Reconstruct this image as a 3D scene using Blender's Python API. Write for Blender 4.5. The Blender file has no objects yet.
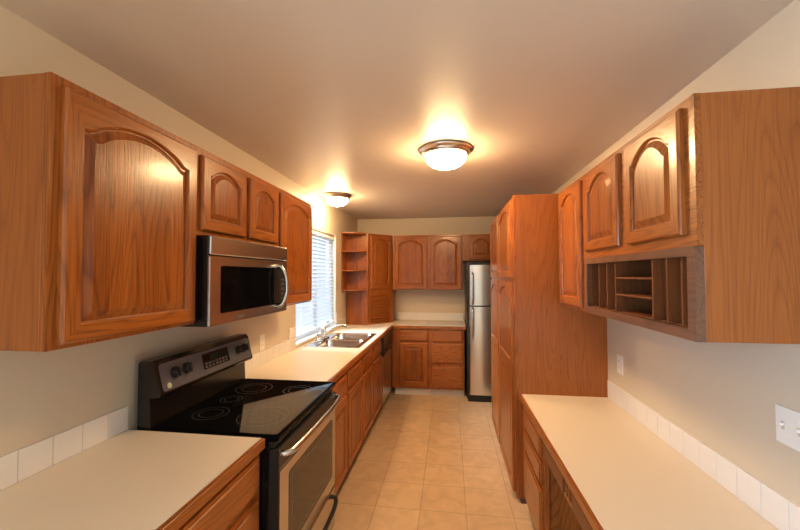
import bpy, bmesh, math
from mathutils import Vector, Matrix
PI = math.pi
sc = bpy.context.scene
COL = sc.collection

# ---------------------------------------------------------------- key sizes (metres)
XL, XR, YB, YF, CZ = -1.3805, 1.0575, 5.3514, -2.6, 2.42
UZ0, UZ1 = 1.372, 2.134            # wall cabinets
CT = 0.914                         # worktop height
LF = XL + 0.305                    # face of the left wall cabinets
LB = XL + 0.61                     # face of the left base cabinets
RF = 0.7474                        # face of the right wall cabinets
PF = 0.452                         # face of the tall cabinet
BU = YB - 0.305                    # face of the back wall cabinets
BB = YB - 0.61                     # face of the back base cabinets

# ---------------------------------------------------------------- camera
f, yaw, pitch, roll, ch = 362.29, .1355, .0275, .0019, 1.5767
cd = bpy.data.cameras.new('camera'); cam = bpy.data.objects.new('camera', cd); COL.objects.link(cam)
cd.sensor_fit = 'HORIZONTAL'; cd.sensor_width = 36; cd.lens = f * 36 / 800; cd.clip_start = .02
F = Vector((-math.sin(yaw) * math.cos(pitch), math.cos(yaw) * math.cos(pitch), math.sin(pitch)))
R0 = Vector((math.cos(yaw), math.sin(yaw), 0)); U0 = R0.cross(F)
# image axes turned by the small roll
Rv = R0 * math.cos(roll) - U0 * math.sin(roll); Uv = R0 * math.sin(roll) + U0 * math.cos(roll)
M = Matrix((Rv, Uv, -F)).transposed().to_4x4(); M.translation = (0, 0, ch)
cam.matrix_world = M
sc.camera = cam

# ---------------------------------------------------------------- world, exposure
WORLD_STR = 0.5
w = bpy.data.worlds.new('sky'); sc.world = w; w.use_nodes = True
bg = w.node_tree.nodes['Background']
bg.inputs[0].default_value = (.42, .70, 1.0, 1); bg.inputs[1].default_value = WORLD_STR
sc.view_settings.view_transform = 'Standard'; sc.view_settings.look = 'None'
sc.view_settings.gamma = 1; sc.view_settings.use_curve_mapping = False
sc.view_settings.exposure = 0.84
sc.cycles.use_denoising = True
sc.cycles.max_bounces = 10; sc.cycles.diffuse_bounces = 6; sc.cycles.sample_clamp_indirect = 8
sc.cycles.caustics_reflective = False; sc.cycles.caustics_refractive = False
LAMP_STR = 78.0
LAMP_COL = (1.0, .66, .32, 1)

def area(name, loc, rot, sx, sy, power, col):
    l = bpy.data.lights.new(name, 'AREA'); l.shape = 'RECTANGLE'; l.size = sx; l.size_y = sy
    l.energy = power; l.color = col
    o = bpy.data.objects.new(name, l); COL.objects.link(o); o.location = loc; o.rotation_euler = rot
    return o
# daylight outside the two windows (just beyond the glass)
sl = bpy.data.lights.new('hazy_sun', 'SUN'); sl.energy = 9.0; sl.angle = math.radians(50); sl.color = (.86, .94, 1.0)
sun = bpy.data.objects.new('hazy_sun', sl); COL.objects.link(sun); sun.location = (-4, 3, 5)
sun.rotation_euler = Vector((.78, .10, -.62)).to_track_quat('-Z', 'Y').to_euler()
area('daylight_patio_window', (XL - .45, -1.35, 1.35), (0, -PI / 2, 0), 1.8, 1.5, 125, (.52, .75, 1.0))

# ---------------------------------------------------------------- materials
def newmat(name):
    m = bpy.data.materials.new(name); m.use_nodes = True
    return m, m.node_tree.nodes, m.node_tree.links, m.node_tree.nodes['Principled BSDF']
def plain(name, col, rough=.5, metal=0, coat=0, bump=0, bscale=200, emis=None, estr=0, spec=None, aniso=None):
    m, N, L, b = newmat(name)
    b.inputs['Base Color'].default_value = (*col, 1); b.inputs['Roughness'].default_value = rough
    b.inputs['Metallic'].default_value = metal; b.inputs['Coat Weight'].default_value = coat
    if spec is not None: b.inputs['Specular IOR Level'].default_value = spec
    if emis: b.inputs['Emission Color'].default_value = emis; b.inputs['Emission Strength'].default_value = estr
    if bump:
        n = N.new('ShaderNodeTexNoise'); n.inputs['Scale'].default_value = bscale; n.inputs['Detail'].default_value = 3
        tc = N.new('ShaderNodeTexCoord'); L.new(tc.outputs['Object'], n.inputs['Vector'])
        bp = N.new('ShaderNodeBump'); bp.inputs['Strength'].default_value = bump; bp.inputs['Distance'].default_value = .002
        L.new(n.outputs['Fac'], bp.inputs['Height']); L.new(bp.outputs['Normal'], b.inputs['Normal'])
    return m
def mapped(N, L, scale, rnd=True):
    tc = N.new('ShaderNodeTexCoord'); mp = N.new('ShaderNodeMapping'); mp.inputs['Scale'].default_value = scale
    L.new(tc.outputs['Object'], mp.inputs['Vector'])
    if rnd:
        oi = N.new('ShaderNodeObjectInfo'); mu = N.new('ShaderNodeMath'); mu.operation = 'MULTIPLY'; mu.inputs[1].default_value = 37.0
        L.new(oi.outputs['Random'], mu.inputs[0]); cb = N.new('ShaderNodeCombineXYZ')
        for i in range(3): L.new(mu.outputs[0], cb.inputs[i])
        L.new(cb.outputs[0], mp.inputs['Location'])
    return mp
def oak(name, grain, light=(.45, .138, .023), dark=(.15, .036, .006), boards=0.0, rough=.30, rings=22, contrast=1.0):
    m, N, L, b = newmat(name)
    def sc3(across, along):
        s = [across] * 3; s['xyz'.index(grain)] = along; return s
    n1 = N.new('ShaderNodeTexNoise'); n1.inputs['Scale'].default_value = 1; n1.inputs['Detail'].default_value = 1.5
    n1.inputs['Distortion'].default_value = .35
    L.new(mapped(N, L, sc3(6.0, .65)).outputs[0], n1.inputs['Vector'])
    mu = N.new('ShaderNodeMath'); mu.operation = 'MULTIPLY'; mu.inputs[1].default_value = rings; L.new(n1.outputs['Fac'], mu.inputs[0])
    fr = N.new('ShaderNodeMath'); fr.operation = 'FRACT'; L.new(mu.outputs[0], fr.inputs[0])
    rr = N.new('ShaderNodeValToRGB'); e = rr.color_ramp.elements
    e[0].position = 0; e[0].color = (1, 1, 1, 1); e[1].position = 1; e[1].color = (.55, .55, .55, 1)
    a = e.new(.35); a.color = (.15, .15, .15, 1); a = e.new(.8); a.color = (.0, .0, .0, 1)
    L.new(fr.outputs[0], rr.inputs[0])
    n2 = N.new('ShaderNodeTexNoise'); n2.inputs['Scale'].default_value = 1; n2.inputs['Detail'].default_value = 3
    L.new(mapped(N, L, sc3(190, 5)).outputs[0], n2.inputs['Vector'])
    r2 = N.new('ShaderNodeMapRange'); r2.inputs[1].default_value = .42; r2.inputs[2].default_value = .72; L.new(n2.outputs['Fac'], r2.inputs[0])
    n3 = N.new('ShaderNodeTexNoise'); n3.inputs['Scale'].default_value = 1; n3.inputs['Detail'].default_value = 2
    L.new(mapped(N, L, sc3(14, .8)).outputs[0], n3.inputs['Vector'])
    def mul(x, k):
        q = N.new('ShaderNodeMath'); q.operation = 'MULTIPLY'; q.inputs[1].default_value = k; L.new(x, q.inputs[0]); return q.outputs[0]
    def add(x, y):
        q = N.new('ShaderNodeMath'); q.operation = 'ADD'; L.new(x, q.inputs[0]); L.new(y, q.inputs[1]); return q.outputs[0]
    tot = add(add(mul(rr.outputs[0], .42 * contrast), mul(r2.outputs[0], .38 * contrast)), mul(n3.outputs['Fac'], .45))
    if boards:
        tc = N.new('ShaderNodeTexCoord'); sp = N.new('ShaderNodeSeparateXYZ'); L.new(tc.outputs['Object'], sp.inputs[0])
        q = mul(sp.outputs['X' if grain != 'x' else 'Z'], 1 / .083); fl = N.new('ShaderNodeMath'); fl.operation = 'FLOOR'; L.new(q, fl.inputs[0])
        oi = N.new('ShaderNodeObjectInfo'); s2 = add(fl.outputs[0], mul(oi.outputs['Random'], 91.3))
        wn = N.new('ShaderNodeTexWhiteNoise'); wn.noise_dimensions = '1D'; L.new(s2, wn.inputs['W'])
        tot = add(tot, mul(wn.outputs['Value'], boards))
    mx = N.new('ShaderNodeMix'); mx.data_type = 'RGBA'; mx.clamp_factor = True
    mx.inputs['A'].default_value = (*light, 1); mx.inputs['B'].default_value = (*dark, 1)
    L.new(tot, mx.inputs['Factor']); L.new(mx.outputs['Result'], b.inputs['Base Color'])
    b.inputs['Roughness'].default_value = rough; b.inputs['Coat Weight'].default_value = .22; b.inputs['Specular IOR Level'].default_value = .35; b.inputs['Coat Roughness'].default_value = .15
    bp = N.new('ShaderNodeBump'); bp.inputs['Strength'].default_value = .25; bp.inputs['Distance'].default_value = .0008; bp.invert = True
    L.new(r2.outputs[0], bp.inputs['Height']); L.new(bp.outputs['Normal'], b.inputs['Normal'])
    return m
OZ = oak('oak_upright_grain', 'z'); OX = oak('oak_level_grain', 'x'); OY = oak('oak_deep_grain', 'y')
OP = oak('oak_panel_boards', 'z', boards=.30, contrast=.95)
OV = oak('oak_veneer', 'z', light=(.43, .134, .025), dark=(.20, .050, .009), contrast=.75, rings=22)
OD = oak('oak_worn_trim', 'x', light=(.21, .100, .055), dark=(.11, .048, .026))
OW = oak('oak_worktop_edge', 'y'); OWX = oak('oak_worktop_edge_level', 'x')

def paint(name, col, rough=.75, var=.04):
    m, N, L, b = newmat(name)
    n = N.new('ShaderNodeTexNoise'); n.inputs['Scale'].default_value = 1.2; n.inputs['Detail'].default_value = 3
    tc = N.new('ShaderNodeTexCoord'); L.new(tc.outputs['Object'], n.inputs['Vector'])
    mx = N.new('ShaderNodeMix'); mx.data_type = 'RGBA'
    mx.inputs['A'].default_value = (*[c * (1 - var) for c in col], 1); mx.inputs['B'].default_value = (*[min(1, c * (1 + var)) for c in col], 1)
    L.new(n.outputs['Fac'], mx.inputs['Factor']); L.new(mx.outputs['Result'], b.inputs['Base Color'])
    n2 = N.new('ShaderNodeTexNoise'); n2.inputs['Scale'].default_value = 160; L.new(tc.outputs['Object'], n2.inputs['Vector'])
    bp = N.new('ShaderNodeBump'); bp.inputs['Strength'].default_value = .15; bp.inputs['Distance'].default_value = .001
    L.new(n2.outputs['Fac'], bp.inputs['Height']); L.new(bp.outputs['Normal'], b.inputs['Normal'])
    b.inputs['Roughness'].default_value = rough
    return m
WALL = paint('wall_paint', (.64, .56, .44), .5)
CEIL = paint('ceiling_paint', (.68, .59, .50), .42)
WHITE = plain('white_paint', (.80, .80, .78), .4)
LAM = plain('laminate', (.76, .68, .57), .38, bump=.05, bscale=500)
TILEW = plain('white_glazed_tile', (.80, .78, .76), .22)
GROUT = plain('grout', (.55, .50, .43), .8)
BLACK = plain('black_enamel', (.006, .006, .007), .22)
BPLAST = plain('black_plastic', (.012, .012, .013), .38)
GLASSB = plain('black_glass', (.003, .003, .004), .05, spec=.12)
GLASSB.node_tree.nodes['Principled BSDF'].inputs['IOR'].default_value = 1.22
GLASSW = plain('smoked_oven_glass', (.02, .018, .015), .06)
CHROME = plain('chrome', (.60, .59, .58), .22, metal=1)
NICKEL = plain('brushed_nickel', (.66, .58, .50), .28, metal=1)
DGREY = plain('dark_steel_panel', (.12, .12, .135), .35, metal=.1)
RING = plain('burner_print', (.11, .10, .10), .3)
PLATE = plain('switch_plate', (.86, .84, .80), .35)
SLOT = plain('slot_dark', (.02, .02, .02), .6)
BADGE = plain('badge', (.55, .60, .42), .4)
LCD = plain('lcd', (.02, .03, .035), .15)
KICK = plain('kick_dark', (.10, .055, .03), .6)
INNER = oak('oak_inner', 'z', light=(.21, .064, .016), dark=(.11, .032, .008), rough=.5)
GREYB = plain('grey_rubber_base', (.34, .30, .27), .6)
def steel(name, grain, col=(.56, .55, .54), rough=.24):
    m, N, L, b = newmat(name); s = [3, 3, 3]; 
    for i in range(3):
        if 'xyz'[i] != grain: s[i] = 260
    n = N.new('ShaderNodeTexNoise'); n.inputs['Scale'].default_value = 1; n.inputs['Detail'].default_value = 2
    L.new(mapped(N, L, s).outputs[0], n.inputs['Vector'])
    r = N.new('ShaderNodeMapRange'); r.inputs[3].default_value = rough * .94; r.inputs[4].default_value = rough * 1.08
    L.new(n.outputs['Fac'], r.inputs[0]); L.new(r.outputs[0], b.inputs['Roughness'])
    b.inputs['Base Color'].default_value = (*col, 1); b.inputs['Metallic'].default_value = 1
    return m
STEEL = steel('brushed_steel', 'x'); STEELZ = steel('brushed_steel_upright', 'z', (.66, .61, .55), rough=.24); SINKM = steel('sink_steel', 'x', (.66, .64, .60), .2)
def shade_mat():
    m, N, L, b = newmat('slat_white')
    b.inputs['Base Color'].default_value = (.86, .88, .90, 1); b.inputs['Roughness'].default_value = .5
    t = N.new('ShaderNodeBsdfTranslucent'); t.inputs[0].default_value = (.80, .88, .96, 1)
    mx = N.new('ShaderNodeMixShader'); mx.inputs[0].default_value = .6
    L.new(b.outputs[0], mx.inputs[1]); L.new(t.outputs[0], mx.inputs[2]); L.new(mx.outputs[0], N['Material Output'].inputs[0])
    return m
SLAT = shade_mat()
def pane_mat():
    m, N, L, b = newmat('clear_pane')
    t = N.new('ShaderNodeBsdfTransparent'); g = N.new('ShaderNodeBsdfGlossy'); g.inputs['Roughness'].default_value = .02
    fz = N.new('ShaderNodeFresnel'); fz.inputs[0].default_value = 1.45
    ge = N.new('ShaderNodeNewGeometry'); fr = N.new('ShaderNodeMath'); fr.operation = 'SUBTRACT'; fr.inputs[0].default_value = 1; L.new(ge.outputs['Backfacing'], fr.inputs[1])
    mu = N.new('ShaderNodeMath'); mu.operation = 'MULTIPLY'; L.new(fr.outputs[0], mu.inputs[0]); L.new(fz.outputs[0], mu.inputs[1])
    mx = N.new('ShaderNodeMixShader'); L.new(mu.outputs[0], mx.inputs[0]); L.new(t.outputs[0], mx.inputs[1]); L.new(g.outputs[0], mx.inputs[2])
    L.new(mx.outputs[0], N['Material Output'].inputs[0]); N.remove(b)
    return m
PANE = pane_mat()
def dome_mat():
    m, N, L, b = newmat('lit_alabaster_glass')
    b.inputs['Base Color'].default_value = (.9, .85, .75, 1); b.inputs['Roughness'].default_value = .3
    b.inputs['Emission Color'].default_value = LAMP_COL; b.inputs['Emission Strength'].default_value = LAMP_STR
    return m
DOME = dome_mat()
def tile_floor():
    m, N, L, b = newmat('floor_tile')
    tc = N.new('ShaderNodeTexCoord'); mp = N.new('ShaderNodeMapping'); mp.inputs['Location'].default_value = (.205 + 3.05, -2.47 + 6.0, 0)
    L.new(tc.outputs['Object'], mp.inputs['Vector'])
    br = N.new('ShaderNodeTexBrick'); br.offset = 0; br.squash = 1
    br.inputs['Scale'].default_value = 1; br.inputs['Brick Width'].default_value = .305; br.inputs['Row Height'].default_value = .30
    br.inputs['Mortar Size'].default_value = .0032; br.inputs['Mortar Smooth'].default_value = .3
    br.inputs['Color1'].default_value = (.66, .475, .30, 1); br.inputs['Color2'].default_value = (.60, .425, .265, 1)
    br.inputs['Mortar'].default_value = (.44, .32, .205, 1)
    L.new(mp.outputs[0], br.inputs['Vector'])
    n = N.new('ShaderNodeTexNoise'); n.inputs['Scale'].default_value = 9; n.inputs['Detail'].default_value = 5; n.inputs['Distortion'].default_value = .8
    L.new(tc.outputs['Object'], n.inputs['Vector'])
    r = N.new('ShaderNodeMapRange'); r.inputs[1].default_value = .3; r.inputs[2].default_value = .7; r.inputs[3].default_value = .88; r.inputs[4].default_value = 1.10
    L.new(n.outputs['Fac'], r.inputs[0])
    mx = N.new('ShaderNodeMix'); mx.data_type = 'RGBA'; mx.blend_type = 'MULTIPLY'; mx.inputs['Factor'].default_value = 1
    L.new(br.outputs['Color'], mx.inputs['A']); L.new(r.outputs[0], mx.inputs['B']); L.new(mx.outputs['Result'], b.inputs['Base Color'])
    b.inputs['Roughness'].default_value = .42
    bp = N.new('ShaderNodeBump'); bp.inputs['Strength'].default_value = .5; bp.inputs['Distance'].default_value = .002; bp.invert = True
    L.new(br.outputs['Fac'], bp.inputs['Height']); L.new(bp.outputs['Normal'], b.inputs['Normal'])
    return m
FLOOR = tile_floor()

# ---------------------------------------------------------------- geometry helpers
def B(): return bmesh.new()
def box(bm, x0, x1, y0, y1, z0, z1, bev=0, mi=0, seg=1):
    v = [bm.verts.new(p) for p in ((x0,y0,z0),(x1,y0,z0),(x1,y1,z0),(x0,y1,z0),(x0,y0,z1),(x1,y0,z1),(x1,y1,z1),(x0,y1,z1))]
    fs = [bm.faces.new([v[i] for i in q]) for q in ((0,3,2,1),(4,5,6,7),(0,1,5,4),(1,2,6,5),(2,3,7,6),(3,0,4,7))]
    for q in fs: q.material_index = mi
    if bev:
        es = list({e for q in fs for e in q.edges})
        r = bmesh.ops.bevel(bm, geom=es, offset=bev, segments=seg, affect='EDGES', profile=.5)
        for q in r['faces']: q.material_index = mi
    return bm
def loops(bm, ls, cap0=False, cap1=True, closed=True, mats=None):
    vs = [[bm.verts.new(p) for p in l] for l in ls]
    n = len(vs[0])
    for a, b in zip(vs, vs[1:]):
        for i in range(n if closed else n - 1):
            j = (i + 1) % n
            q = bm.faces.new((a[i], a[j], b[j], b[i]))
            if mats: q.material_index = mats(i)
    if cap0: bm.faces.new(vs[0][::-1])
    if cap1: bm.faces.new(vs[-1])
    return vs
def lathe(bm, prof, c=(0,0), n=40, axis='z'):
    ls = []
    for r, z in prof:
        l = []
        for i in range(n):
            a = 2*PI*i/n
            if axis == 'z': l.append((c[0]+r*math.cos(a), c[1]+r*math.sin(a), z))
            else: l.append((c[0]+r*math.cos(a), z, c[1]+r*math.sin(a)))   # axis y
        ls.append(l)
    loops(bm, ls, True, True)
    return bm
def tube(bm, pts, rad, n=12, squash=None):
    pts = [Vector(p) for p in pts]
    rads = rad if isinstance(rad, (list, tuple)) else [rad]*len(pts)
    ls = []; up = None
    for i, p in enumerate(pts):
        t = (pts[min(i+1, len(pts)-1)] - pts[max(i-1, 0)]).normalized()
        if up is None: up = Vector((0,0,1)) if abs(t.z) < .9 else Vector((0,1,0))
        s = t.cross(up).normalized(); up = s.cross(t).normalized()
        k = squash or 1
        ls.append([p + s*rads[i]*math.cos(2*PI*j/n) + up*rads[i]*k*math.sin(2*PI*j/n) for j in range(n)])
    loops(bm, ls, True, True)
    return bm
def curve(p, n=10):
    """smooth points through control points"""
    p = [Vector(q) for q in p]; out = []
    P = [p[0]*2-p[1]] + p + [p[-1]*2-p[-2]]
    for i in range(1, len(P)-2):
        for k in range(n):
            t = k/n; a,b,c,d = P[i-1],P[i],P[i+1],P[i+2]
            out.append(.5*((2*b)+(c-a)*t+(2*a-5*b+4*c-d)*t*t+(3*b-a-3*c+d)*t*t*t))
    out.append(p[-1]); return out
def cells(bm, us, vs, solid, t0, t1, fmap, mi=0):
    """a slab cut on a grid; solid(uc, vc) says which cells are filled; fmap(u,v,t) -> xyz"""
    us = sorted(set(us)); vs = sorted(set(vs)); V = {}
    def vt(i, j, t):
        k = (i, j, t)
        if k not in V: V[k] = bm.verts.new(fmap(us[i], vs[j], t))
        return V[k]
    nu, nv = len(us)-1, len(vs)-1
    S = {(i, j): solid((us[i]+us[i+1])/2, (vs[j]+vs[j+1])/2) for i in range(nu) for j in range(nv)}
    for (i, j), s in S.items():
        if not s: continue
        fs = [bm.faces.new([vt(i,j,t1),vt(i+1,j,t1),vt(i+1,j+1,t1),vt(i,j+1,t1)]), bm.faces.new([vt(i,j,t0),vt(i,j+1,t0),vt(i+1,j+1,t0),vt(i+1,j,t0)])]
        for (di, dj, a, b) in ((0,-1,(i,j),(i+1,j)), (1,0,(i+1,j),(i+1,j+1)), (0,1,(i+1,j+1),(i,j+1)), (-1,0,(i,j+1),(i,j))):
            if not S.get((i+di, j+dj), False):
                fs.append(bm.faces.new([vt(*a,t0),vt(*b,t0),vt(*b,t1),vt(*a,t1)]))
        for q in fs: q.material_index = mi
    return bm
def frame_plate(bm, x0, x1, z0, z1, holes, y0=0, y1=.019, mi=0):
    us = [x0, x1] + [h[k] for h in holes for k in (0, 1)]; vs = [z0, z1] + [h[k] for h in holes for k in (2, 3)]
    return cells(bm, us, vs, lambda u, v: not any(h[0] < u < h[1] and h[2] < v < h[3] for h in holes), y0, y1, lambda u, v, t: (u, t, v), mi)
def rrect(x0, x1, y0, y1, r, n=6):
    out = []
    for cx, cy, a0 in ((x1-r, y1-r, 0), (x0+r, y1-r, PI/2), (x0+r, y0+r, PI), (x1-r, y0+r, 1.5*PI)):
        for k in range(n+1):
            a = a0 + PI/2*k/n; out.append((cx+r*math.cos(a), cy+r*math.sin(a)))
    return out

def mk(name, bm, mats, parent=None, smooth=False, **props):
    bmesh.ops.recalc_face_normals(bm, faces=bm.faces)
    me = bpy.data.meshes.new(name); bm.to_mesh(me); bm.free()
    for m in (mats if isinstance(mats, (list, tuple)) else [mats]): me.materials.append(m)
    if smooth:
        me.polygons.foreach_set('use_smooth', [True]*len(me.polygons)); me.set_sharp_from_angle(angle=math.radians(38))
    o = bpy.data.objects.new(name, me); COL.objects.link(o)
    if parent: o.parent = parent
    for k, v in props.items(): o[k] = v
    return o
def thing(name, loc, rot, label, cat, group=None):
    o = bpy.data.objects.new(name, None); COL.objects.link(o); o.empty_display_size = .1
    o.location = loc; o.rotation_euler = (0, 0, rot); o['label'] = label; o['category'] = cat
    if group: o['group'] = group
    return o
def tag(o, label, cat, group=None):
    o['label'] = label; o['category'] = cat
    if group: o['group'] = group
    return o
def struct(name, bm, m):
    return mk(name, bm, m, kind='structure')
RL, RR, RB = PI/2, -PI/2, 0.0       # turn of things on the left, right and back walls

# ---- joinery. Local frame: x along the front, y into the cabinet (front plane y=0), z up
def loop_pts(x0, x1, z0, z1, A, n, N=28):
    pts = [(x0, -n, z0), (x1, -n, z0)]
    for k in range(N+1):
        s = 2*k/N - 1                      # -1 right shoulder .. 1 left shoulder
        q = min(1.0, abs(s)/.95)
        if q < .76: g = 1-q*q
        else:                                  # short reversed curve into the shoulder
            u_ = (q-.76)/.24; p0 = 1-.76*.76; m0 = -2*.76*.24
            g = p0*(2*u_**3-3*u_*u_+1) + m0*(u_**3-2*u_*u_+u_)
        pts.append(((x0+x1)/2 - s*(x1-x0)/2, -n, z1 - A*(1-g)))
    return pts
def door(parent, x0, x1, z0, z1, arch=.05, rail=.052, split=None, name='door', y=0.0, t=.02, label=None):
    bf, bp = B(), B()
    def P(a, b, c, d, A, n):
        return [(px, py + y, pz) for px, py, pz in loop_pts(a, b, c, d, A, n)]
    i = .007
    nn = lambda k: 1 if (k == 0 or 1 < k < 30) else 0
    vs = loops(bf, [P(x0,x1,z0,z1,0,0), P(x0,x1,z0,z1,0,t-.008), P(x0+.003,x1-.003,z0+.003,z1-.003,0,t-.003), P(x0+i,x1-i,z0+i,z1-i,0,t)], True, False, mats=nn)
    secs = [(z0, z1, arch)] if split is None else [(z0, split, 0.0), (split, z1, arch)]
    for k, (a, b, A) in enumerate(secs):
        oa = a + rail if k == 0 else a + rail*.55
        ob = b - rail*(.72 if A else 1.0) if k == len(secs)-1 else b - rail*.55
        ix0, ix1 = x0+rail, x1-rail
        sa = a + (i if k == 0 else 0); sb = b - (i if k == len(secs)-1 else 0)
        loops(bf, [P(x0+i,x1-i,sa,sb,0,t), P(ix0,ix1,oa,ob,A,t), P(ix0+.004,ix1-.004,oa+.004,ob-.004,A,t-.003),
                   P(ix0+.007,ix1-.007,oa+.007,ob-.007,A,t-.011)], False, False, mats=nn)
        e = min(.018, (ix1-ix0)*.07)
        loops(bp, [P(ix0+.006,ix1-.006,oa+.006,ob-.006,A,t-.0115), P(ix0+.012,ix1-.012,oa+.012,ob-.012,A,t-.0115),
                   P(ix0+.014+e,ix1-.014-e,oa+.014+e,ob-.014-e,A*.96,t-.003), P(ix0+.017+e,ix1-.017-e,oa+.017+e,ob-.017-e,A*.96,t-.0015)], False, True)
    d = mk(name, bf, [OZ, OX], parent)
    if label: d['label'] = label
    # panel normals must face outward even though it is an open shell
    bmesh.ops.recalc_face_normals(bp, faces=bp.faces)
    mk('door_panel', bp, OP, d)
    return d
def drawer(parent, x0, x1, z0, z1, name='drawer_front', y=0.0, t=.02, mat=None):
    bm = B()
    def P(i, n): return [(x0+i, y-n, z0+i), (x1-i, y-n, z0+i), (x1-i, y-n, z1-i), (x0+i, y-n, z1-i)]
    loops(bm, [P(0,0), P(0,t-.010), P(.004,t-.007), P(.013,t-.0055), P(.016,t), ], True, True)
    return mk(name, bm, mat or OX, parent)
def hole(d, m=.012): return (d[0]+m, d[1]-m, d[2]+m, d[3]-m)

def wall_cabinet(loc, rot, w_, h, dep, doors, label, arch, group=None, name='wall_cabinet', side=OV, rail=.052, extra_holes=(), solid=True):
    t = thing(name, loc, rot, label, 'cabinet', group)
    if solid:
        b = B(); box(b, 0, w_, .019, dep, 0, h, .0015); mk('carcass', b, side, t)
    b = B(); frame_plate(b, 0, w_, 0, h, [hole(d) for d in doors] + list(extra_holes)); mk('face_frame', b, OZ, t)
    for d, A in zip(doors, arch): door(t, *d, arch=A, rail=rail)
    return t

# ================================================================ the room
T = .12
b = B(); box(b, XL-T, XR+T, YF-T, YB+T, -.1, 0); struct('floor', b, FLOOR)
b = B(); box(b, XL-T, XR+T, YF-T, YB+T, CZ, CZ+.1); struct('ceiling', b, CEIL)
WY0, WY1, WZ0, WZ1 = 3.125, 4.30, .93, 2.065
b = B(); SX0, SX1, SZ0, SZ1 = -2.1, -.6, .35, 2.15
cells(b, [YF-T, YB+T, WY0, WY1, SX0, SX1], [0, CZ, WZ0, WZ1, SZ0, SZ1], lambda u, v: not (WY0 < u < WY1 and WZ0 < v < WZ1) and not (SX0 < u < SX1 and SZ0 < v < SZ1), XL-T, XL, lambda u, v, t: (t, u, v)); struct('wall_left', b, WALL)
b = B(); box(b, XR, XR+T, YF-T, YB+T, 0, CZ); struct('wall_right', b, WALL)
b = B(); box(b, XL, XR, YB, YB+T, 0, CZ); struct('wall_back', b, WALL)
b = B(); box(b, XL, XR, YF-T, YF, 0, CZ); struct('wall_front', b, WALL)
# windows
def window_left():
    b = B()
    fx0, fx1 = XL-.115, XL-.075
    cells(b, [WY0, WY0+.045, 3.69, 3.735, WY1-.045, WY1], [WZ0+.02, WZ0+.07, WZ1-.045, WZ1],
          lambda u, v: u < WY0+.045 or u > WY1-.045 or 3.69 < u < 3.735 or v < WZ0+.07 or v > WZ1-.045, fx0, fx1, lambda u, v, t: (t, u, v))
    o = struct('window_1', b, WHITE)
    b = B(); box(b, XL-.098, XL-.094, WY0+.04, WY1-.04, WZ0+.06, WZ1-.04)
    mk('window_pane', b, PANE, o)
    b = B(); box(b, XL-.118, XL+.006, WY0+.001, WY1-.001, WZ0-.001, WZ0+.02, .003)
    mk('window_sill', b, WHITE, o)
    b = B(); box(b, XL-.118, XL-.001, WY0+.001, WY0+.010, WZ0+.02, WZ1); box(b, XL-.118, XL-.001, WY1-.010, WY1-.001, WZ0+.02, WZ1); box(b, XL-.118, XL-.001, WY0+.01, WY1-.01, WZ1-.010, WZ1-.001)
    mk('window_reveal', b, WHITE, o)
window_left()
b = B(); cells(b, [SX0, SX1, SX0+.05, SX1-.05, -1.375, -1.325], [SZ0, SZ1, SZ0+.05, SZ1-.05], lambda u, v: not (SX0+.05 < u < SX1-.05 and SZ0+.05 < v < SZ1-.05 and abs(u+1.35) > .025), XL-.09, XL-.04, lambda u, v, t: (t, u, v))
o = struct('window_2', b, WHITE)
b = B(); box(b, XL-.067, XL-.063, SX0+.05, SX1-.05, SZ0+.05, SZ1-.05); mk('window_pane', b, PANE, o)

# ================================================================ left wall cabinets
h = UZ1-UZ0
A0, A1, A2, A3 = .838, 1.412, 2.155, 2.715
wall_cabinet((LF, A0, UZ0), RL, A1-A0, h, .303, [(.027, .560, .013, .736)], 'large honey oak wall cabinet with one wide arched door, nearest on the left wall', [.062], rail=.050)
wall_cabinet((LF, A1, 1.752), RL, A2-A1, UZ1-1.752, .303, [(.020, .362, .022, .350), (.398, .725, .022, .350)], 'short oak wall cabinet with two small arched doors directly above the microwave', [.042, .042], rail=.050)
wall_cabinet((LF, A2, UZ0), RL, A3-A2, h, .303, [(.020, .540, .010, .732)], 'oak wall cabinet with one arched door between the microwave and the window', [.05], rail=.050)

# ---- microwave
def microwave():
    fx = XL + .375
    t = thing('microwave', (fx, 1.415, 1.357), RL, 'stainless steel microwave mounted under the short oak cabinet above the black stove', 'microwave')
    W, H = .737, .391
    b = B(); box(b, .001, W-.001, .0125, .373, 0, H, .002); mk('body', b, BLACK, t)
    b = B(); box(b, 0, W, 0, .012, H-.082, H-.001, .004); mk('vent_panel', b, STEEL, t)
    b = B(); box(b, 0, W, .002, .012, .001, .303)
    bmesh.ops.bevel(b, geom=[e for e in b.edges if abs(e.verts[0].co.y-.002) < 1e-6 and abs(e.verts[1].co.y-.002) < 1e-6], offset=.004, segments=2, affect='EDGES')
    d = mk('door', b, STEEL, t)
    b = B()
    pts = rrect(.075, W-.022, .05, .262, .012, 4)
    loops(b, [[(x, .0045, z) for x, z in pts], [(x, .0005, z) for x, z in pts]], True, True); mk('door_window', b, GLASSB, d)
    b = B(); box(b, W-.165, W-.028, -.0006, .0008, .055, .257, .0)
    mk('control_panel', b, BPLAST, t)
    b = B(); 
    for r in range(5):
        for c in range(3): box(b, W-.085+c*.017, W-.073+c*.017, -.0012, -.0004, .075+r*.028, .088+r*.028)
    mk('keypad', b, DGREY, t)
    b = B(); hx = W-.135
    tube(b, curve([(hx, .004, .036), (hx+.004, -.028, .05), (hx+.014, -.047, .10), (hx+.018, -.052, .156), (hx+.014, -.047, .212), (hx+.004, -.028, .262), (hx, .004, .276)], 6), .0115, 12)
    mk('door_handle', b, CHROME, d, True)
    b = B(); box(b, .20, .262, -.0005, .005, .018, .026); mk('nameplate', b, DGREY, d)
    for x in (.1, .45):
        b = B(); box(b, x, x+.2, .06, .2, -.002, .001); mk('grease_filter', b, NICKEL, t)
microwave()

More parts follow.
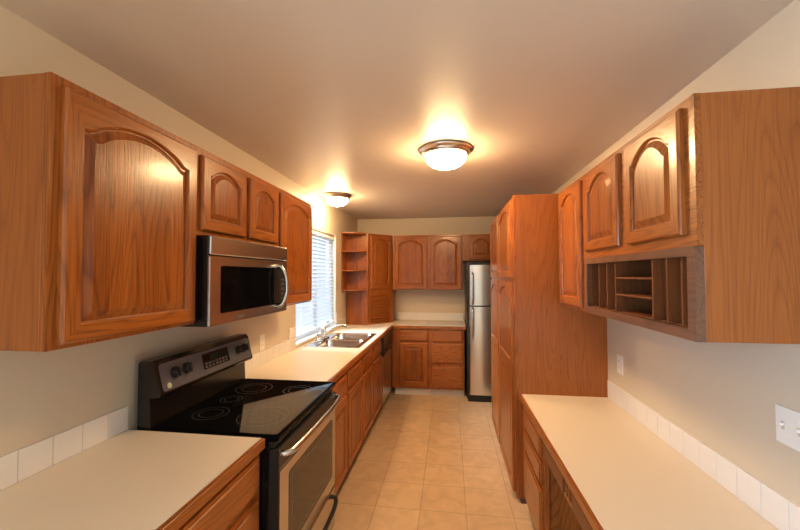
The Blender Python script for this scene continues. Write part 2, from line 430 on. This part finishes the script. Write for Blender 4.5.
# ================================================================ left base run
def base_cabinet(loc, rot, w_, dep, drawers, doors, label, H=.874, toe=.10, name='base_cabinet', kick=KICK, dmat=None, sidemat=OV, hollow=False):
    t = thing(name, loc, rot, label, 'cabinet')
    b = B()
    if hollow:      # boards only: the sink bowls hang inside
        for nm, q in (('side_panel', (0, .016, .0192, dep, toe, H)), ('side_panel', (w_-.016, w_, .0192, dep, toe, H)),
                      ('back_panel', (.0165, w_-.0165, dep-.008, dep, toe, H)), ('bottom_panel', (.0165, w_-.0165, .0192, dep-.0085, toe, toe+.016))):
            mk(nm, box(B(), *q), sidemat, t)
        b.free()
    else: mk('carcass', box(b, 0, w_, .019, dep, toe, H, .001), sidemat, t)
    b = B(); frame_plate(b, 0, w_, toe, H, [hole(d) for d in list(drawers)+list(doors)]); mk('face_frame', b, OZ, t)
    b = B(); box(b, .001, w_-.001, .07, dep-.01, 0, toe+.001); mk('toe_kick', b, kick, t)
    for d in drawers: drawer(t, *d)
    for d in doors: door(t, *d, arch=0, rail=.055)
    return t
# near-left: drawers behind the range side
base_cabinet((LB, .35, 0), RL, 1.405-.35, .608,
             [(.02, .50, .712, .852), (.53, 1.035, .712, .852), (.02, .50, .43, .685), (.53, 1.035, .43, .685), (.02, .50, .13, .405), (.53, 1.035, .13, .405)], [],
             'oak base cabinet with stacked drawers under the near left worktop, before the stove')
Y0 = 2.185
base_cabinet((LB, Y0, 0), RL, 3.112-Y0, .608, [(.025, .445, .715, .850), (.482, .906, .715, .850)], [(.025, .445, .125, .690), (.482, .906, .125, .690)], 'wide oak base cabinet with two drawers over two doors, right behind the stove')
base_cabinet((LB, 3.113, 0), RL, 4.018-3.113, .608, [(.018, .425, .715, .850), (.468, .880, .715, .850)], [(.018, .425, .125, .690), (.468, .880, .125, .690)], 'wide oak base cabinet below the sink, next to the dishwasher', hollow=True)

# ---- dishwasher
def dishwasher():
    t = thing('dishwasher', (LB, 4.022, 0), RL, 'stainless dishwasher with black control strip at the far end of the left run', 'dishwasher')
    W = .60
    b = B(); box(b, .003, W-.003, .0, .58, .10, .868, .002); mk('tub', b, BPLAST, t)
    b = B(); box(b, .004, W-.004, -.026, 0, .115, .655, .004); d = mk('door', b, STEELZ, t)
    b = B(); box(b, .004, W-.004, -.034, 0, .660, .866, .006); c = mk('control_panel', b, BPLAST, t)
    b = B(); box(b, .12, W-.12, -.042, -.034, .70, .722, .003); mk('pull_lip', b, BLACK, c)
    b = B()
    for k in range(6): box(b, .15+k*.03, .166+k*.03, -.0350, -.0338, .80, .812)
    mk('button_row', b, DGREY, c)
    b = B(); box(b, .006, W-.006, .05, .10, 0.0, .10); mk('kick_plate', b, BPLAST, t)
dishwasher()

# ---- worktops
def worktop(name, label, cells_args, edges):
    o = thing(name, (0, 0, 0), 0, label, 'worktop')
    b = B(); cells(b, *cells_args, CT-.038, CT, lambda u, v, t: (u, v, t)); mk('laminate_top', b, LAM, o)
    for (x0, x1, y0, y1, m) in edges:
        b = B(); box(b, x0, x1, y0, y1, CT-.040, CT-.0005, .002); mk('edge_trim', b, m, o)
    return o
EX = XL + .635
nl = worktop('worktop', 'beige laminate worktop with oak edge in the near left corner, before the stove', ([XL, EX-.018], [.35, 1.405], lambda u, v: True), [(EX-.018, EX, .35, 1.405, OW)])
SK = (-1.335, -.815, 3.215, 4.03)      # sink outline
SH = (SK[0]+.02, SK[1]-.02, SK[2]+.02, SK[3]-.02)
BE = YB - .635
worktop('worktop', 'long beige L-shaped laminate worktop around the sink, under the window and along the back wall',
        ([XL, SH[0], SH[1], EX-.018, .205], [2.187, SH[2], SH[3], BE+.018, YB],
         lambda u, v: (u < EX-.018 or v > BE+.018) and not (SH[0] < u < SH[1] and SH[2] < v < SH[3])),
        [(EX-.018, EX, 2.187, BE+.018, OW), (EX-.018, .205, BE, BE+.018, OWX)])

# ---- sink and tap
def sink():
    t = thing('kitchen_sink', (SK[0], SK[2], CT), 0, 'stainless steel double bowl sink set in the worktop below the window', 'sink')
    W, L_ = SK[1]-SK[0], SK[3]-SK[2]
    bx0, bx1 = .095, W-.035; by = [(.035, L_/2-.015), (L_/2+.015, L_-.035)]
    b = B()
    cells(b, [.0, bx0, bx1, W], [0, by[0][0], by[0][1], by[1][0], by[1][1], L_], lambda u, v: not (bx0 < u < bx1 and (by[0][0] < v < by[0][1] or by[1][0] < v < by[1][1])), .0003, .004, lambda u, v, q: (u, v, q))
    mk('rim', b, SINKM, t)
    for y0, y1 in by:
        b = B()
        def Lp(i, r, z): return [(x, y, z) for x, y in rrect(bx0+i, bx1-i, y0+i, y1-i, r)]
        loops(b, [Lp(0, .001, .0042), Lp(.004, .05, .0042), Lp(.010, .055, -.006), Lp(.014, .055, -.13), Lp(.024, .06, -.160), Lp(.06, .05, -.168)], False, True)
        o = mk('bowl', b, SINKM, t, True)
        b = B(); lathe(b, [(.001, -.163), (.030, -.164), (.042, -.1655), (.044, -.169)], ((bx0+bx1)/2, (y0+y1)/2), 24); mk('drain', b, CHROME, o, True)
sink()
def tap():
    x, y = SK[0]+.048, 3.60
    t = thing('kitchen_tap', (x, y, CT+.004), 0, 'chrome single lever kitchen tap standing on the sink rim', 'tap')
    b = B(); loops(b, [[(px, py, z) for px, py in rrect(-.03+i, .03-i, -.125+i, .125-i, .028)] for i, z in ((0, 0), (0, .007), (.006, .013))], True, True); mk('base_plate', b, CHROME, t, True)
    b = B(); lathe(b, [(.030, .012), (.027, .03), (.025, .085), (.028, .10), (.027, .118), (.014, .130)], (0, 0), 24); mk('tap_body', b, CHROME, t, True)
    b = B(); tube(b, curve([(.01, 0, .055), (.06, 0, .095), (.12, 0, .130), (.18, 0, .145), (.235, 0, .142), (.255, 0, .128)], 6), [.014]*6+[.0125]*25, 12); mk('spout', b, CHROME, t, True)
    b = B(); tube(b, curve([(0, 0, .122), (.012, .035, .150), (.02, .10, .172)], 6), [.014]*4+[.012]*4+[.013]*5, 10, .5); mk('lever', b, CHROME, t, True)
    b = B(); lathe(b, [(.020, .0), (.020, .008), (.012, .012), (.011, .05), (.014, .075), (.009, .083)], (-.002, -.185), 16); 
    tag(mk('side_sprayer', b, CHROME, None, True), 'small chrome side sprayer standing beside the tap on the sink rim', 'sprayer').location = (x, y, CT+.004)
tap()

# ---- backsplash tiles
def tile_row(name, label, start, end, z0, fixed, axis, height=.102, extra=None, pitch=.1035, th=.008, cap=True):
    """a row of tiles along Y (axis 'y', at x=fixed) or X (axis 'x', at y=fixed); sign of th = way it stands off the wall"""
    b = B(); p = start; g = .0012
    def put(a0, a1, q0, q1, t_, mi, bev):
        lo, hi = sorted((fixed, fixed+t_))
        if axis == 'y': box(b, lo, hi, a0, a1, q0, q1, bev, mi)
        else: box(b, a0, a1, lo, hi, q0, q1, bev, mi)
    put(start, end, z0, z0+height-.001, th*.75, 1, 0)
    while p < end-.005:
        q = min(p+pitch, end)
        put(p+g, q-g, z0+.0005, z0+height, th, 0, .0012); p = q
    for (e0, e1, q0, q1) in (extra or []):
        put(e0, e1, q0, q1, th, 0, .0012)
    return tag(mk(name, b, [TILEW, GROUT]), label, 'backsplash')
tile_row('tile_backsplash', 'row of cream tiles on the left wall behind the near worktop', .35+.031, 1.405, CT+.0005, XL, 'y')
tile_row('tile_backsplash', 'row of cream tiles on the left wall between the stove and the window', 2.19, 3.122, CT+.0005, XL, 'y', extra=[(2.995, 3.122, 1.018, 1.115)])
tile_row('tile_backsplash', 'short row of cream tiles between the window and the corner appliance garage', 4.302, 4.725, CT+.0005, XL, 'y', extra=[(4.302, 4.40, 1.018, 1.115)])
tile_row('tile_backsplash', 'cream backsplash strip along the back wall left of the refrigerator', -.765, .195, CT+.0005, YB, 'x', th=-.010, pitch=.96, height=.108)

# ================================================================ stove
def stove():
    fx, y0 = -.708, 1.416
    W, D = .756, abs(XL-fx)-.004
    t = thing('electric_stove', (fx, y0, 0), RL, 'black and stainless electric stove with glass cooktop between the two left worktops', 'stove')
    b = B(); box(b, .002, W-.002, .025, D-.06, .03, .895, .003); mk('body', b, BLACK, t)
    for sx in (.04, W-.04):
        for sy in (.08, D-.1):
            b = B(); lathe(b, [(.018, 0), (.018, .008), (.010, .010), (.010, .031)], (sx, sy), 12); mk('foot', b, BPLAST, t)
    # cooktop
    b = B(); pts = lambda i, z: [(x, y, z) for x, y in rrect(.0+i, W-i, -.012+i, D-.085-i, .014, 4)]
    loops(b, [pts(.004, .893), pts(0, .900), pts(0, .916), pts(.005, .922), pts(.014, .922), pts(.016, .9205)], True, True)
    ck = mk('cooktop', b, GLASSB, t, True)
    for cx, cy, r in ((.19, .155, .115), (.575, .155, .080), (.19, .42, .080), (.575, .42, .100), (.385, .44, .055)):
        b = B(); n = 48
        for r0 in (r, r*.66):
            loops(b, [[(cx+(r0+k)*math.cos(2*PI*i/n), cy+(r0+k)*math.sin(2*PI*i/n), .9208) for i in range(n)] for k in (-.0018, 0)], False, False)
        mk('burner_ring', b, RING, ck)
    b = B(); box(b, .01, W-.01, .006, .03, .865, .893, .003); mk('front_trim', b, BPLAST, t)
    # oven door
    b = B(); box(b, .006, W-.006, -.014, .024, .312, .775)
    bmesh.ops.bevel(b, geom=[e for e in b.edges if all(abs(v.co.y+.014) < 1e-6 for v in e.verts)], offset=.007, segments=2, affect='EDGES')
    od = mk('oven_door', b, STEEL, t)
    b = B(); box(b, .006, W-.006, -.010, .024, .775, .862, .004); mk('door_top_band', b, BPLAST, od)
    b = B(); box(b, .0045, .0065, -.0125, .024, .312, .862, 0); mk('door_side', b, BPLAST, od)
    b = B(); box(b, W-.0065, W-.0045, -.0125, .024, .312, .862, 0); mk('door_side', b, BPLAST, od)
    b = B(); p = rrect(.100, W-.070, .385, .725, .018, 4); loops(b, [[(x, -.0135, z) for x, z in p], [(x, -.0155, z) for x, z in p]], True, True); ow = mk('oven_window', b, GLASSW, od)
    b = B(); p = rrect(.128, W-.098, .413, .697, .012, 4); p2 = rrect(.133, W-.103, .418, .692, .010, 4)
    loops(b, [[(x, -.0158, z) for x, z in p], [(x, -.0158, z) for x, z in p2]], False, False); mk('window_border', b, RING, ow)
    b = B(); tube(b, curve([(.024, -.008, .838), (.030, -.036, .841), (.070, -.056, .844), (.2, -.064, .845), (W/2, -.067, .846), (W-.2, -.064, .845), (W-.070, -.056, .844), (W-.030, -.036, .841), (W-.024, -.008, .838)], 6), .0135, 14)
    mk('oven_handle', b, CHROME, od, True)
    # drawer
    b = B(); box(b, .006, W-.006, -.012, .024, .065, .302, .006); dr = mk('storage_drawer', b, STEEL, t)
    b = B(); tube(b, curve([(.12, -.010, .272), (.13, -.040, .268), (.19, -.056, .258), (W/2, -.060, .253), (W-.16, -.056, .258), (W-.085, -.040, .268), (W-.075, -.010, .272)], 6), .012, 10); mk('drawer_handle', b, BPLAST, dr, True)
    b = B(); box(b, .02, W-.02, .04, .06, .0, .064); mk('kick_plate', b, BPLAST, t)
    # backguard, profile in (y, z); wall side is y = D
    def prof(x, pts): return [(x, y, z) for y, z in pts]
    P_ = [(D-.034, .60), (D-.105, .60), (D-.105, .900), (D-.098, .922), (D-.092, 1.045), (D-.138, 1.050), (D-.145, 1.060), (D-.112, 1.192), (D-.100, 1.206), (D-.05, 1.206), (D-.034, 1.192)]
    b = B(); loops(b, [prof(.002, P_), prof(W-.022, P_)], True, True); bg_ = mk('backguard', b, BLACK, t)
    # control panel on the slanted face
    a = Vector((0, D-.1435, 1.066)); u = Vector((0, .033, .132)).normalized(); nrm = Vector((0, -u.z, u.y))
    def on(x, s, e=0): p = a + u*s + nrm*e; return (x, p.y, p.z)
    hgt = .124
    def slab(name, rect, e0, e1, m, par):
        b = B(); loops(b, [[on(x, s, e0) for x, s in rect], [on(x, s, e1) for x, s in rect]], True, True); return mk(name, b, m, par)
    cp = slab('control_panel', rrect(.018, W-.034, .002, hgt, .016, 4), -.001, .003, DGREY, bg_)
    slab('display', rrect(.290, .505, .030, .108, .004, 3), .003, .0045, BLACK, cp)
    slab('clock_screen', rrect(.350, .435, .072, .098, .003, 2), .0045, .0052, LCD, cp)
    bb = B()
    for r in range(2):
        for c in range(7):
            if 0 < 1:
                p = [on(x, s, .0045) for x, s in rrect(.300+c*.028, .318+c*.028, .036+r*.016, .045+r*.016, .002, 2)]
                q = [on(x, s, .0052) for x, s in rrect(.300+c*.028, .318+c*.028, .036+r*.016, .045+r*.016, .002, 2)]
                loops(bb, [p, q], True, True)
    mk('touch_keys', bb, DGREY, cp)
    rings = [(x+.027*math.cos(2*PI*k/20)*.45, .022+.012*math.sin(2*PI*k/20)) for x in (.055,) for k in range(20)]
    slab('round_badge', rings, .003, .0045, BADGE, cp)
    for kx in (.100, .172, .600, .662):
        b = B(); n = 24
        def ring(r, e): return [on(kx+r*math.cos(2*PI*i/n), .070+r*math.sin(2*PI*i/n), e) for i in range(n)]
        loops(b, [ring(.027, .003), ring(.027, .006), ring(.021, .008), ring(.019, .022), ring(.017, .025)], True, True); k_ = mk('knob', b, BPLAST, cp, True)
        b = B(); loops(b, [[on(kx+sx*.005, .070+sz*.021, e) for sx, sz in ((-1,-1),(1,-1),(1,1),(-1,1))] for e in (.024, .032)], True, True); mk('knob_grip', b, BPLAST, k_)
stove()

# ================================================================ back wall
# base cabinets
def back_base():
    t = thing('base_cabinet', (EX-.005, BB, 0), RB, 'oak base cabinet with one drawer over one door, on the back wall in the corner', 'cabinet')
    w_ = -.255-(EX-.005); x = lambda q: q-(EX-.005)
    d1, d2 = (x(-.655), x(-.285), .712, .858), (x(-.655), x(-.285), .130, .690)
    b = B(); box(b, .0, w_, .019, .608, .10, .874, .001); mk('carcass', b, OV, t)
    b = B(); frame_plate(b, 0, w_, .10, .874, [hole(d1), hole(d2)]); mk('face_frame', b, OZ, t)
    drawer(t, *d1); door(t, *d2, arch=0, rail=.055)
    b = B(); box(b, .03, w_, .055, .07, 0, .10); mk('toe_kick', b, WHITE, t, label='white painted kick board')
back_base()
t = base_cabinet((-.253, BB, 0), RB, .180+.253, .608, [(.022, .415, .712, .862), (.022, .415, .435, .682), (.022, .415, .125, .388)], [], 'oak base cabinet with three drawers left of the refrigerator', kick=WHITE)
# upper cabinets
wall_cabinet((-.792, BU, UZ0), RB, .180+.792, h, .303, [(.030, .486, .010, .738), (.527, .955, .010, .738)], 'oak wall cabinet with two arched doors in the middle of the back wall', [.062, .062], rail=.050)
wall_cabinet((.182, BU, 1.770), RB, 1.050-.182, UZ1-1.770, .303, [(.085, .425, .02, .345), (.470, .810, .02, .345)], 'short oak wall cabinet above the refrigerator', [.05, .05], rail=.055)

# diagonal corner
D0 = Vector((LF, BU+.0-.305, 0)); D1 = Vector((XL+.585, BU, 0))
DA = (LF, YB-.61); DB = (-.795, BU)      # face corners
def prism(bm, poly, z0, z1):
    loops(bm, [[(x, y, z0) for x, y in poly], [(x, y, z1) for x, y in poly]], True, True); return bm
def diag(name, z0, z1, label):
    ang = math.atan2(DB[1]-DA[1], DB[0]-DA[0])
    t = thing(name, (DA[0], DA[1], z0), ang, label, 'cabinet')
    inv = Matrix.Rotation(-ang, 2)
    loc = lambda x, y: tuple(inv @ Vector((x-DA[0], y-DA[1])))
    e = Vector((math.cos(ang+PI/2), math.sin(ang+PI/2)))*.019
    poly = [(DA[0]+e.x*.9, DA[1]+.002), (DB[0]-.002, DB[1]-e.x*.9+.0), (DB[0]-.002, YB-.002), (XL+.002, YB-.002), (XL+.002, DA[1]+.002)]
    poly = [loc(*p) for p in poly]; poly[0] = (.004, .019); poly[1] = (math.dist(DA, DB)-.004, .019)
    b = B(); prism(b, poly, 0.0, z1-z0); mk('carcass', b, OV, t)
    return t, math.dist(DA, DB)
t, dw = diag('corner_cabinet', UZ0+.001, UZ1, 'tall diagonal oak corner wall cabinet with one arched door, above the appliance garage')
b = B(); dd = (.030, dw-.028, .020, h-.025); frame_plate(b, 0.004, dw-.004, 0, h-.001, [hole(dd)]); mk('face_frame', b, OZ, t); door(t, *dd, arch=.045, rail=.048)
t, dw = diag('appliance_garage', CT+.0005, UZ0, 'oak corner appliance garage with slatted roll-up door standing on the worktop')
gh = UZ0-CT-.001
b = B(); g = (.045, dw-.045, .025, gh-.065); frame_plate(b, 0.004, dw-.004, 0, gh, [g]); mk('face_frame', b, OZ, t)
b = B(); n = 15; z = g[2]; st = (g[3]-g[2])/n
pr = []
for k in range(n):
    z = g[2]+k*st; pr += [(.0178, z), (.0075, z+st*.25), (.004, z+st*.5), (.0075, z+st*.85)]
pr += [(.016, g[3])]
loops(b, [[(g[0], y, z) for y, z in pr]+[(g[0], .0185, g[3]), (g[0], .0185, g[2])], [(g[1], y, z) for y, z in pr]+[(g[1], .0185, g[3]), (g[1], .0185, g[2])]], True, True)
mk('tambour_door', b, OX, t)

# open quarter-round shelves left of the corner cabinet
def open_shelf():
    y1 = YB-.61-.0005; x0, x1 = XL+.002, LF+.004; y0 = y1-.225
    t = thing('open_shelf_unit', (x0, y1, UZ0), 0, 'open oak end shelf unit with curved shelves between the window and the corner cabinet', 'shelf unit')
    W = x1-x0; Dp = y1-y0
    b = B(); box(b, .012, W, -.012, 0, 0, h, .001); mk('side_panel', b, OP, t)
    b = B(); box(b, 0, .012, -Dp, 0, 0, h, .0015); mk('wall_panel', b, OZ, t)
    b = B(); box(b, W-.022, W, -.022, -.012, 0.0, h, .001); mk('stile', b, OZ, t)
    for z in (0, .255, .505, h-.018):
        pts = [(.012, -.012), (.012, -Dp)]
        for k in range(13):
            a = PI/2*k/12; pts.append((.012+.02+(W-.055)*math.sin(a), -.030-(Dp-.030)*math.cos(a)))
        pts += [(W-.002, -.03), (W-.002, -.012)]
        b = B(); prism(b, pts, z, z+.016); mk('shelf', b, OX, t)
open_shelf()
b = B(); box(b, XL+.010, LF-.002, YB-.623, YB-.6105, CT+.0005, UZ0-.001, .001)
tag(mk('side_board', b, OP), 'plain oak board below the open shelf unit, left side of the appliance garage', 'panel')

# ---- refrigerator
def fridge():
    t = thing('refrigerator', (.215, 4.598, 0), RB, 'stainless steel top-freezer refrigerator with black sides beside the back wall', 'refrigerator')
    W = .765
    b = B(); box(b, 0, W, .068, .74, .02, 1.742, .004); mk('body', b, BPLAST, t)
    b = B(); box(b, .01, W-.01, .03, .07, 0, .085, .003); mk('base_grille', b, BPLAST, t)
    def dr(name, z0, z1, hz0, hz1):
        b = B(); sec = [(.030, .064), (.030, .012), (.034, .004), (.044, 0)]
        right = [(W-.044, 0), (W-.034, .004), (W-.030, .012), (W-.030, .064)]
        prism(b, sec + [(.2, -.002), (.385, -.003), (W-.2, -.002)] + right, z0, z1); d = mk(name, b, STEELZ, t, True)
        b = B(); tube(b, curve([(.068, .0, hz0), (.068, -.036, hz0+.014), (.068, -.050, hz0+.06), (.068, -.053, (hz0+hz1)/2), (.068, -.050, hz1-.06), (.068, -.036, hz1-.014), (.068, .0, hz1)], 6), .0125, 12)
        mk('door_handle', b, CHROME, d, True)
    dr('freezer_door', 1.196, 1.700, 1.212, 1.605); dr('fridge_door', .092, 1.180, .79, 1.165)
    b = B(); box(b, .04, .12, .01, .10, 1.701, 1.722, .003); mk('hinge_cover', b, BPLAST, t)
    b = B(); box(b, .34, .42, -.0105, -.0080, 1.60, 1.615); mk('nameplate', b, DGREY, t)
fridge()

# ================================================================ tall pantry cabinet
def pantry():
    yf, yn = 4.00, 2.630; W = yf-yn; H = 2.140
    t = thing('pantry_cabinet', (PF, yf, 0), RR, 'floor to near ceiling oak pantry cabinet with four tall doors on the right', 'cabinet')
    dep = XR-PF-.002
    b = B(); box(b, 0, W, .019, dep, .035, H, .0015); mk('carcass', b, OV, t)
    X = lambda Y: yf-Y
    up, lo = (1.552, 2.112), (.060, 1.525)
    ds = [(X(3.945), X(3.375)), (X(3.325), X(2.668))]
    holes = [hole((a, b_, z0, z1)) for a, b_ in ds for z0, z1 in (up, lo)]
    b = B(); frame_plate(b, 0, W, .035, H, holes); mk('face_frame', b, OZ, t)
    b = B(); box(b, .002, W-.002, .030, dep-.01, 0, .036); mk('toe_kick', b, KICK, t)
    for a, b_ in ds:
        door(t, a, b_, *up, arch=.055, rail=.050)
        door(t, a, b_, *lo, arch=.055, rail=.050, split=.93)
pantry()

# ================================================================ right wall cabinets
wall_cabinet((RF, 2.608, UZ0), RR, 2.608-2.114, h, XR-RF-.002, [(.055, .452, .018, .738)], 'tall oak wall cabinet with one narrow arched door next to the pantry', [.048], rail=.048)
def cubby():
    yf, yn = 2.112, 1.212; W = yf-yn; dep = XR-RF-.002
    t = thing('desk_hutch', (RF, yf, UZ0), RR, 'oak wall cabinet with two arched doors over open pigeonholes, above the desk', 'cabinet')
    X = lambda Y: yf-Y
    o0, o1, q0, q1 = X(2.085), X(1.250), .035, .262      # pigeonhole opening
    # carcass: closed upper box, two side boards, bottom board, back
    b = B(); box(b, .019, W-.019, .019, dep, .300, h, .001); mk('carcass', b, OZ, t)
    b = B(); box(b, 0, .0188, .019, dep, 0, h, .001); mk('side_panel', b, OV, t)
    b = B(); box(b, W-.0188, W, .019, dep, 0, h, .001); mk('side_panel', b, OV, t)
    b = B(); box(b, .019, W-.019, .019, dep, 0, .0185, .001); mk('bottom_panel', b, OX, t)
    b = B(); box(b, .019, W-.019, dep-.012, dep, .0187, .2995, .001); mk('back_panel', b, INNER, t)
    ds = [(X(2.085), X(1.695), .330, .738), (X(1.622), X(1.262), .330, .738)]
    b = B(); frame_plate(b, 0, W, .290, h, [hole(d) for d in ds]); mk('face_frame', b, OX, t)
    for d in ds: door(t, *d, arch=.060, rail=.046)
    b = B(); frame_plate(b, 0, W, 0, .292, [(o0, o1, q0, q1)], -.008, .0185)
    mk('cubby_frame', b, OD, t, label='greyish worn oak frame around the pigeonholes')
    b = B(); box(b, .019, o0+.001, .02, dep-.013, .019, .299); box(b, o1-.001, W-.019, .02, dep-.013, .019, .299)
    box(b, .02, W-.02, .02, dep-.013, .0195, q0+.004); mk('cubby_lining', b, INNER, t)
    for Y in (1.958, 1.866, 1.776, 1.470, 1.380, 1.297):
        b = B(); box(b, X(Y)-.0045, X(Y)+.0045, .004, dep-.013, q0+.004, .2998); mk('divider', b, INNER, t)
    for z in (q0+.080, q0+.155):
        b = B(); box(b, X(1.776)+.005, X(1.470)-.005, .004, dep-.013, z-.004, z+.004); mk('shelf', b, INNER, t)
cubby()

# ================================================================ desk on the right
DH = .75; DX = .482
def desk():
    t = thing('desk_worktop', (DX+.010, 2.629, 0), RR, 'low beige laminate desk worktop along the right wall, in front of the pantry', 'worktop')
    L_ = 2.629-.35; dep = XR-DX-.011
    b = B(); box(b, 0, L_, 0, dep, DH-.036, DH, .0015); mk('laminate_top', b, LAM, t)
    b = B(); box(b, 0, L_, -.016, 0, DH-.038, DH-.0005, .002); mk('edge_trim', b, OX, t)
desk()
def desk_drawers():
    yf, yn = 2.625, 2.050; W = yf-yn; X = lambda Y: yf-Y; y = .018
    dep = XR-DX-.002; H = DH-.039
    t = thing('drawer_cabinet', (DX, yf, 0), RR, 'oak desk cabinet with three stacked drawers beside the pantry', 'cabinet')
    b = B(); box(b, 0, W-.034, .037, dep, .09, H, .001); mk('carcass', b, OZ, t)
    ds = [(X(2.545), X(2.085), .572, .700), (X(2.545), X(2.085), .430, .552), (X(2.545), X(2.085), .105, .405)]
    b = B(); frame_plate(b, 0, W, .09, H, [hole(d) for d in ds] + [(W-.031, W-.004, .590, .704)], .018, .037); mk('face_frame', b, OZ, t)
    for d in ds: drawer(t, *d, y=.018)
    b = B(); box(b, .002, W-.01, .085, dep-.05, 0, .09); mk('toe_kick', b, GREYB, t, label='grey rubber kick board')
    # apron with pencil drawers over the kneehole
    t2 = thing('desk_apron', (DX, yn-.001, 0), RR, 'oak apron with two shallow pencil drawers under the desk edge, over the kneehole', 'apron')
    L_ = yn-.001-.40; X2 = lambda Y: yn-.001-Y
    dd = [(X2(2.005), X2(1.665), .618, .700), (X2(1.575), X2(1.10), .618, .700)]
    b = B(); frame_plate(b, 0, L_, .600, H, [hole(d) for d in dd] + [(X2(1.655), X2(1.585), .612, .704)], .018, .037); mk('face_frame', b, OX, t2)
    for d in dd: drawer(t2, *d, name='pencil_drawer', y=.018, t=.013)
    for d in dd:
        b = B(); box(b, d[0]+.014, d[1]-.014, .0005, .40, .632, H-.012); mk('drawer_box', b, INNER, t2)
    b = B(); box(b, .0, L_, .402, .415, .600, H); mk('back_rail', b, INNER, t2)
    t3 = thing('desk_end_panel', (DX, .398, 0), RR, 'oak end panel carrying the near end of the desk', 'panel')
    b = B(); box(b, 0, .02, .02, dep, 0, H, .001); mk('panel', b, OV, t3)
desk_drawers()
tile_row('tile_backsplash', 'row of white tiles on the right wall behind the desk', .38, 2.627, DH+.0005, XR, 'y', th=-.008, height=.115)

# ================================================================ window blind
def blind():
    t = thing('window_blind', (XL-.040, WY0, WZ1), RL, 'white horizontal slat blind hanging in the kitchen window', 'blind')
    W = WY1-WY0; zt = -.011
    b = B(); box(b, .012, W-.012, -.026, .026, zt-.048, zt, .003); mk('headrail', b, WHITE, t)
    bot = WZ0+.095-WZ1
    b = B(); n = 24; z0 = zt-.07; stp = (z0-bot-.02)/(n-1); a = math.radians(38)
    for k in range(n):
        z = z0-k*stp; dy, dz = .0245*math.cos(a), .0245*math.sin(a)
        # room edge low, outer edge high
        loops(b, [[(x, -dy, z-dz), (x, 0, z+.0015), (x, dy, z+dz), (x, 0.0, z-.0012)] for x in (.015, W-.015)], True, True)
    mk('slats', b, SLAT, t)
    b = B(); box(b, .014, W-.014, -.024, .024, bot-.016, bot+.004, .004); mk('bottom_rail', b, SLAT, t)
    for x in (.16, W/2, W-.16):
        b = B(); tube(b, [(x, -.026, zt-.04), (x, -.026, bot)], .0012, 6); mk('lift_cord', b, SLAT, t)
    b = B(); tube(b, [(.09, -.034, zt-.045), (.09, -.034, zt-.65)], .004, 8); mk('tilt_wand', b, WHITE, t)
blind()

# ================================================================ ceiling lights
def ceiling_light(x, y, r, label):
    t = thing('ceiling_light', (x, y, CZ), 0, label, 'ceiling light', 'flush dome ceiling lights')
    k = r/.178
    b = B(); lathe(b, [(.10*k, -.0005), (.168*k, -.0008), (.178*k, -.006), (.176*k, -.014), (.160*k, -.026), (.158*k, -.034), (.148*k, -.045), (.139*k, -.045)], n=64); mk('base_plate', b, NICKEL, t, True)
    b = B(); pr = [(.138*k*math.cos(q)**.85 if q < PI/2-.01 else .004, -.044-.082*k*math.sin(q)) for q in [PI/2*i/14 for i in range(15)]]
    lathe(b, pr, n=48); mk('glass_dome', b, DOME, t, True)
    b = B(); zb = -.044-.082*k; lathe(b, [(.012*k, zb+.003), (.014*k, zb-.004), (.008*k, zb-.010), (.010*k, zb-.016), (.003*k, zb-.022)], n=16); mk('finial', b, NICKEL, t, True)
    return t
ceiling_light(-.020, 2.44, .178, 'domed brushed nickel ceiling light in the middle of the ceiling')
ceiling_light(-1.170, 3.68, .150, 'domed ceiling light above the sink, close to the window wall')

# ================================================================ switches and outlets
def plate(name, loc, rot, w_, hh, label, cat, kind):
    t = thing(name, loc, rot, label, cat)
    b = B(); box(b, 0, w_, -.005, -.0002, 0, hh, .002, seg=2); mk('cover_plate', b, PLATE, t)
    if kind == 'outlet':
        for z in (hh/2-.034, hh/2+.006):
            b = B(); p = rrect(w_/2-.016, w_/2+.016, z, z+.028, .008, 4); loops(b, [[(x, -.004, zz) for x, zz in p], [(x, -.0065, zz) for x, zz in p]], True, True); r = mk('receptacle', b, PLATE, t)
            b = B(); box(b, w_/2-.008, w_/2-.006, -.007, -.0062, z+.010, z+.020); box(b, w_/2+.006, w_/2+.008, -.007, -.0062, z+.010, z+.020); mk('socket_slots', b, SLOT, r)
        b = B(); lathe(b, [(.003, -.0045), (.0025, -.006)], (w_/2, hh/2), 8, 'y'); mk('screw', b, NICKEL, t)
    else:
        n = kind
        for i in range(n):
            cx = w_*(i+.5)/n
            b = B(); box(b, cx-.006, cx+.006, -.0055, -.004, hh/2-.013, hh/2+.013); s = mk('switch_slot', b, WALL, t)
            b = B(); box(b, cx-.004, cx+.004, -.016, -.005, hh/2+.0, hh/2+.009, .001); mk('toggle', b, PLATE, t)
            for z in (hh/2-.03, hh/2+.03):
                b = B(); lathe(b, [(.003, -.0045), (.0025, -.006)], (cx, z), 8, 'y'); mk('screw', b, PLATE, t)
plate('wall_outlet', (XL, 2.500, 1.020), RL, .072, .116, 'cream outlet plate on the left wall behind the stove, above the tiles', 'outlet', 'outlet')
plate('wall_outlet', (XR, 2.485, .955), RR, .072, .118, 'small white outlet plate on the right wall beside the pantry', 'outlet', 'outlet')
plate('light_switch', (XR, 1.352, 1.036), RR, .165, .118, 'wide white switch plate on the right wall above the desk tiles', 'switch', 3)
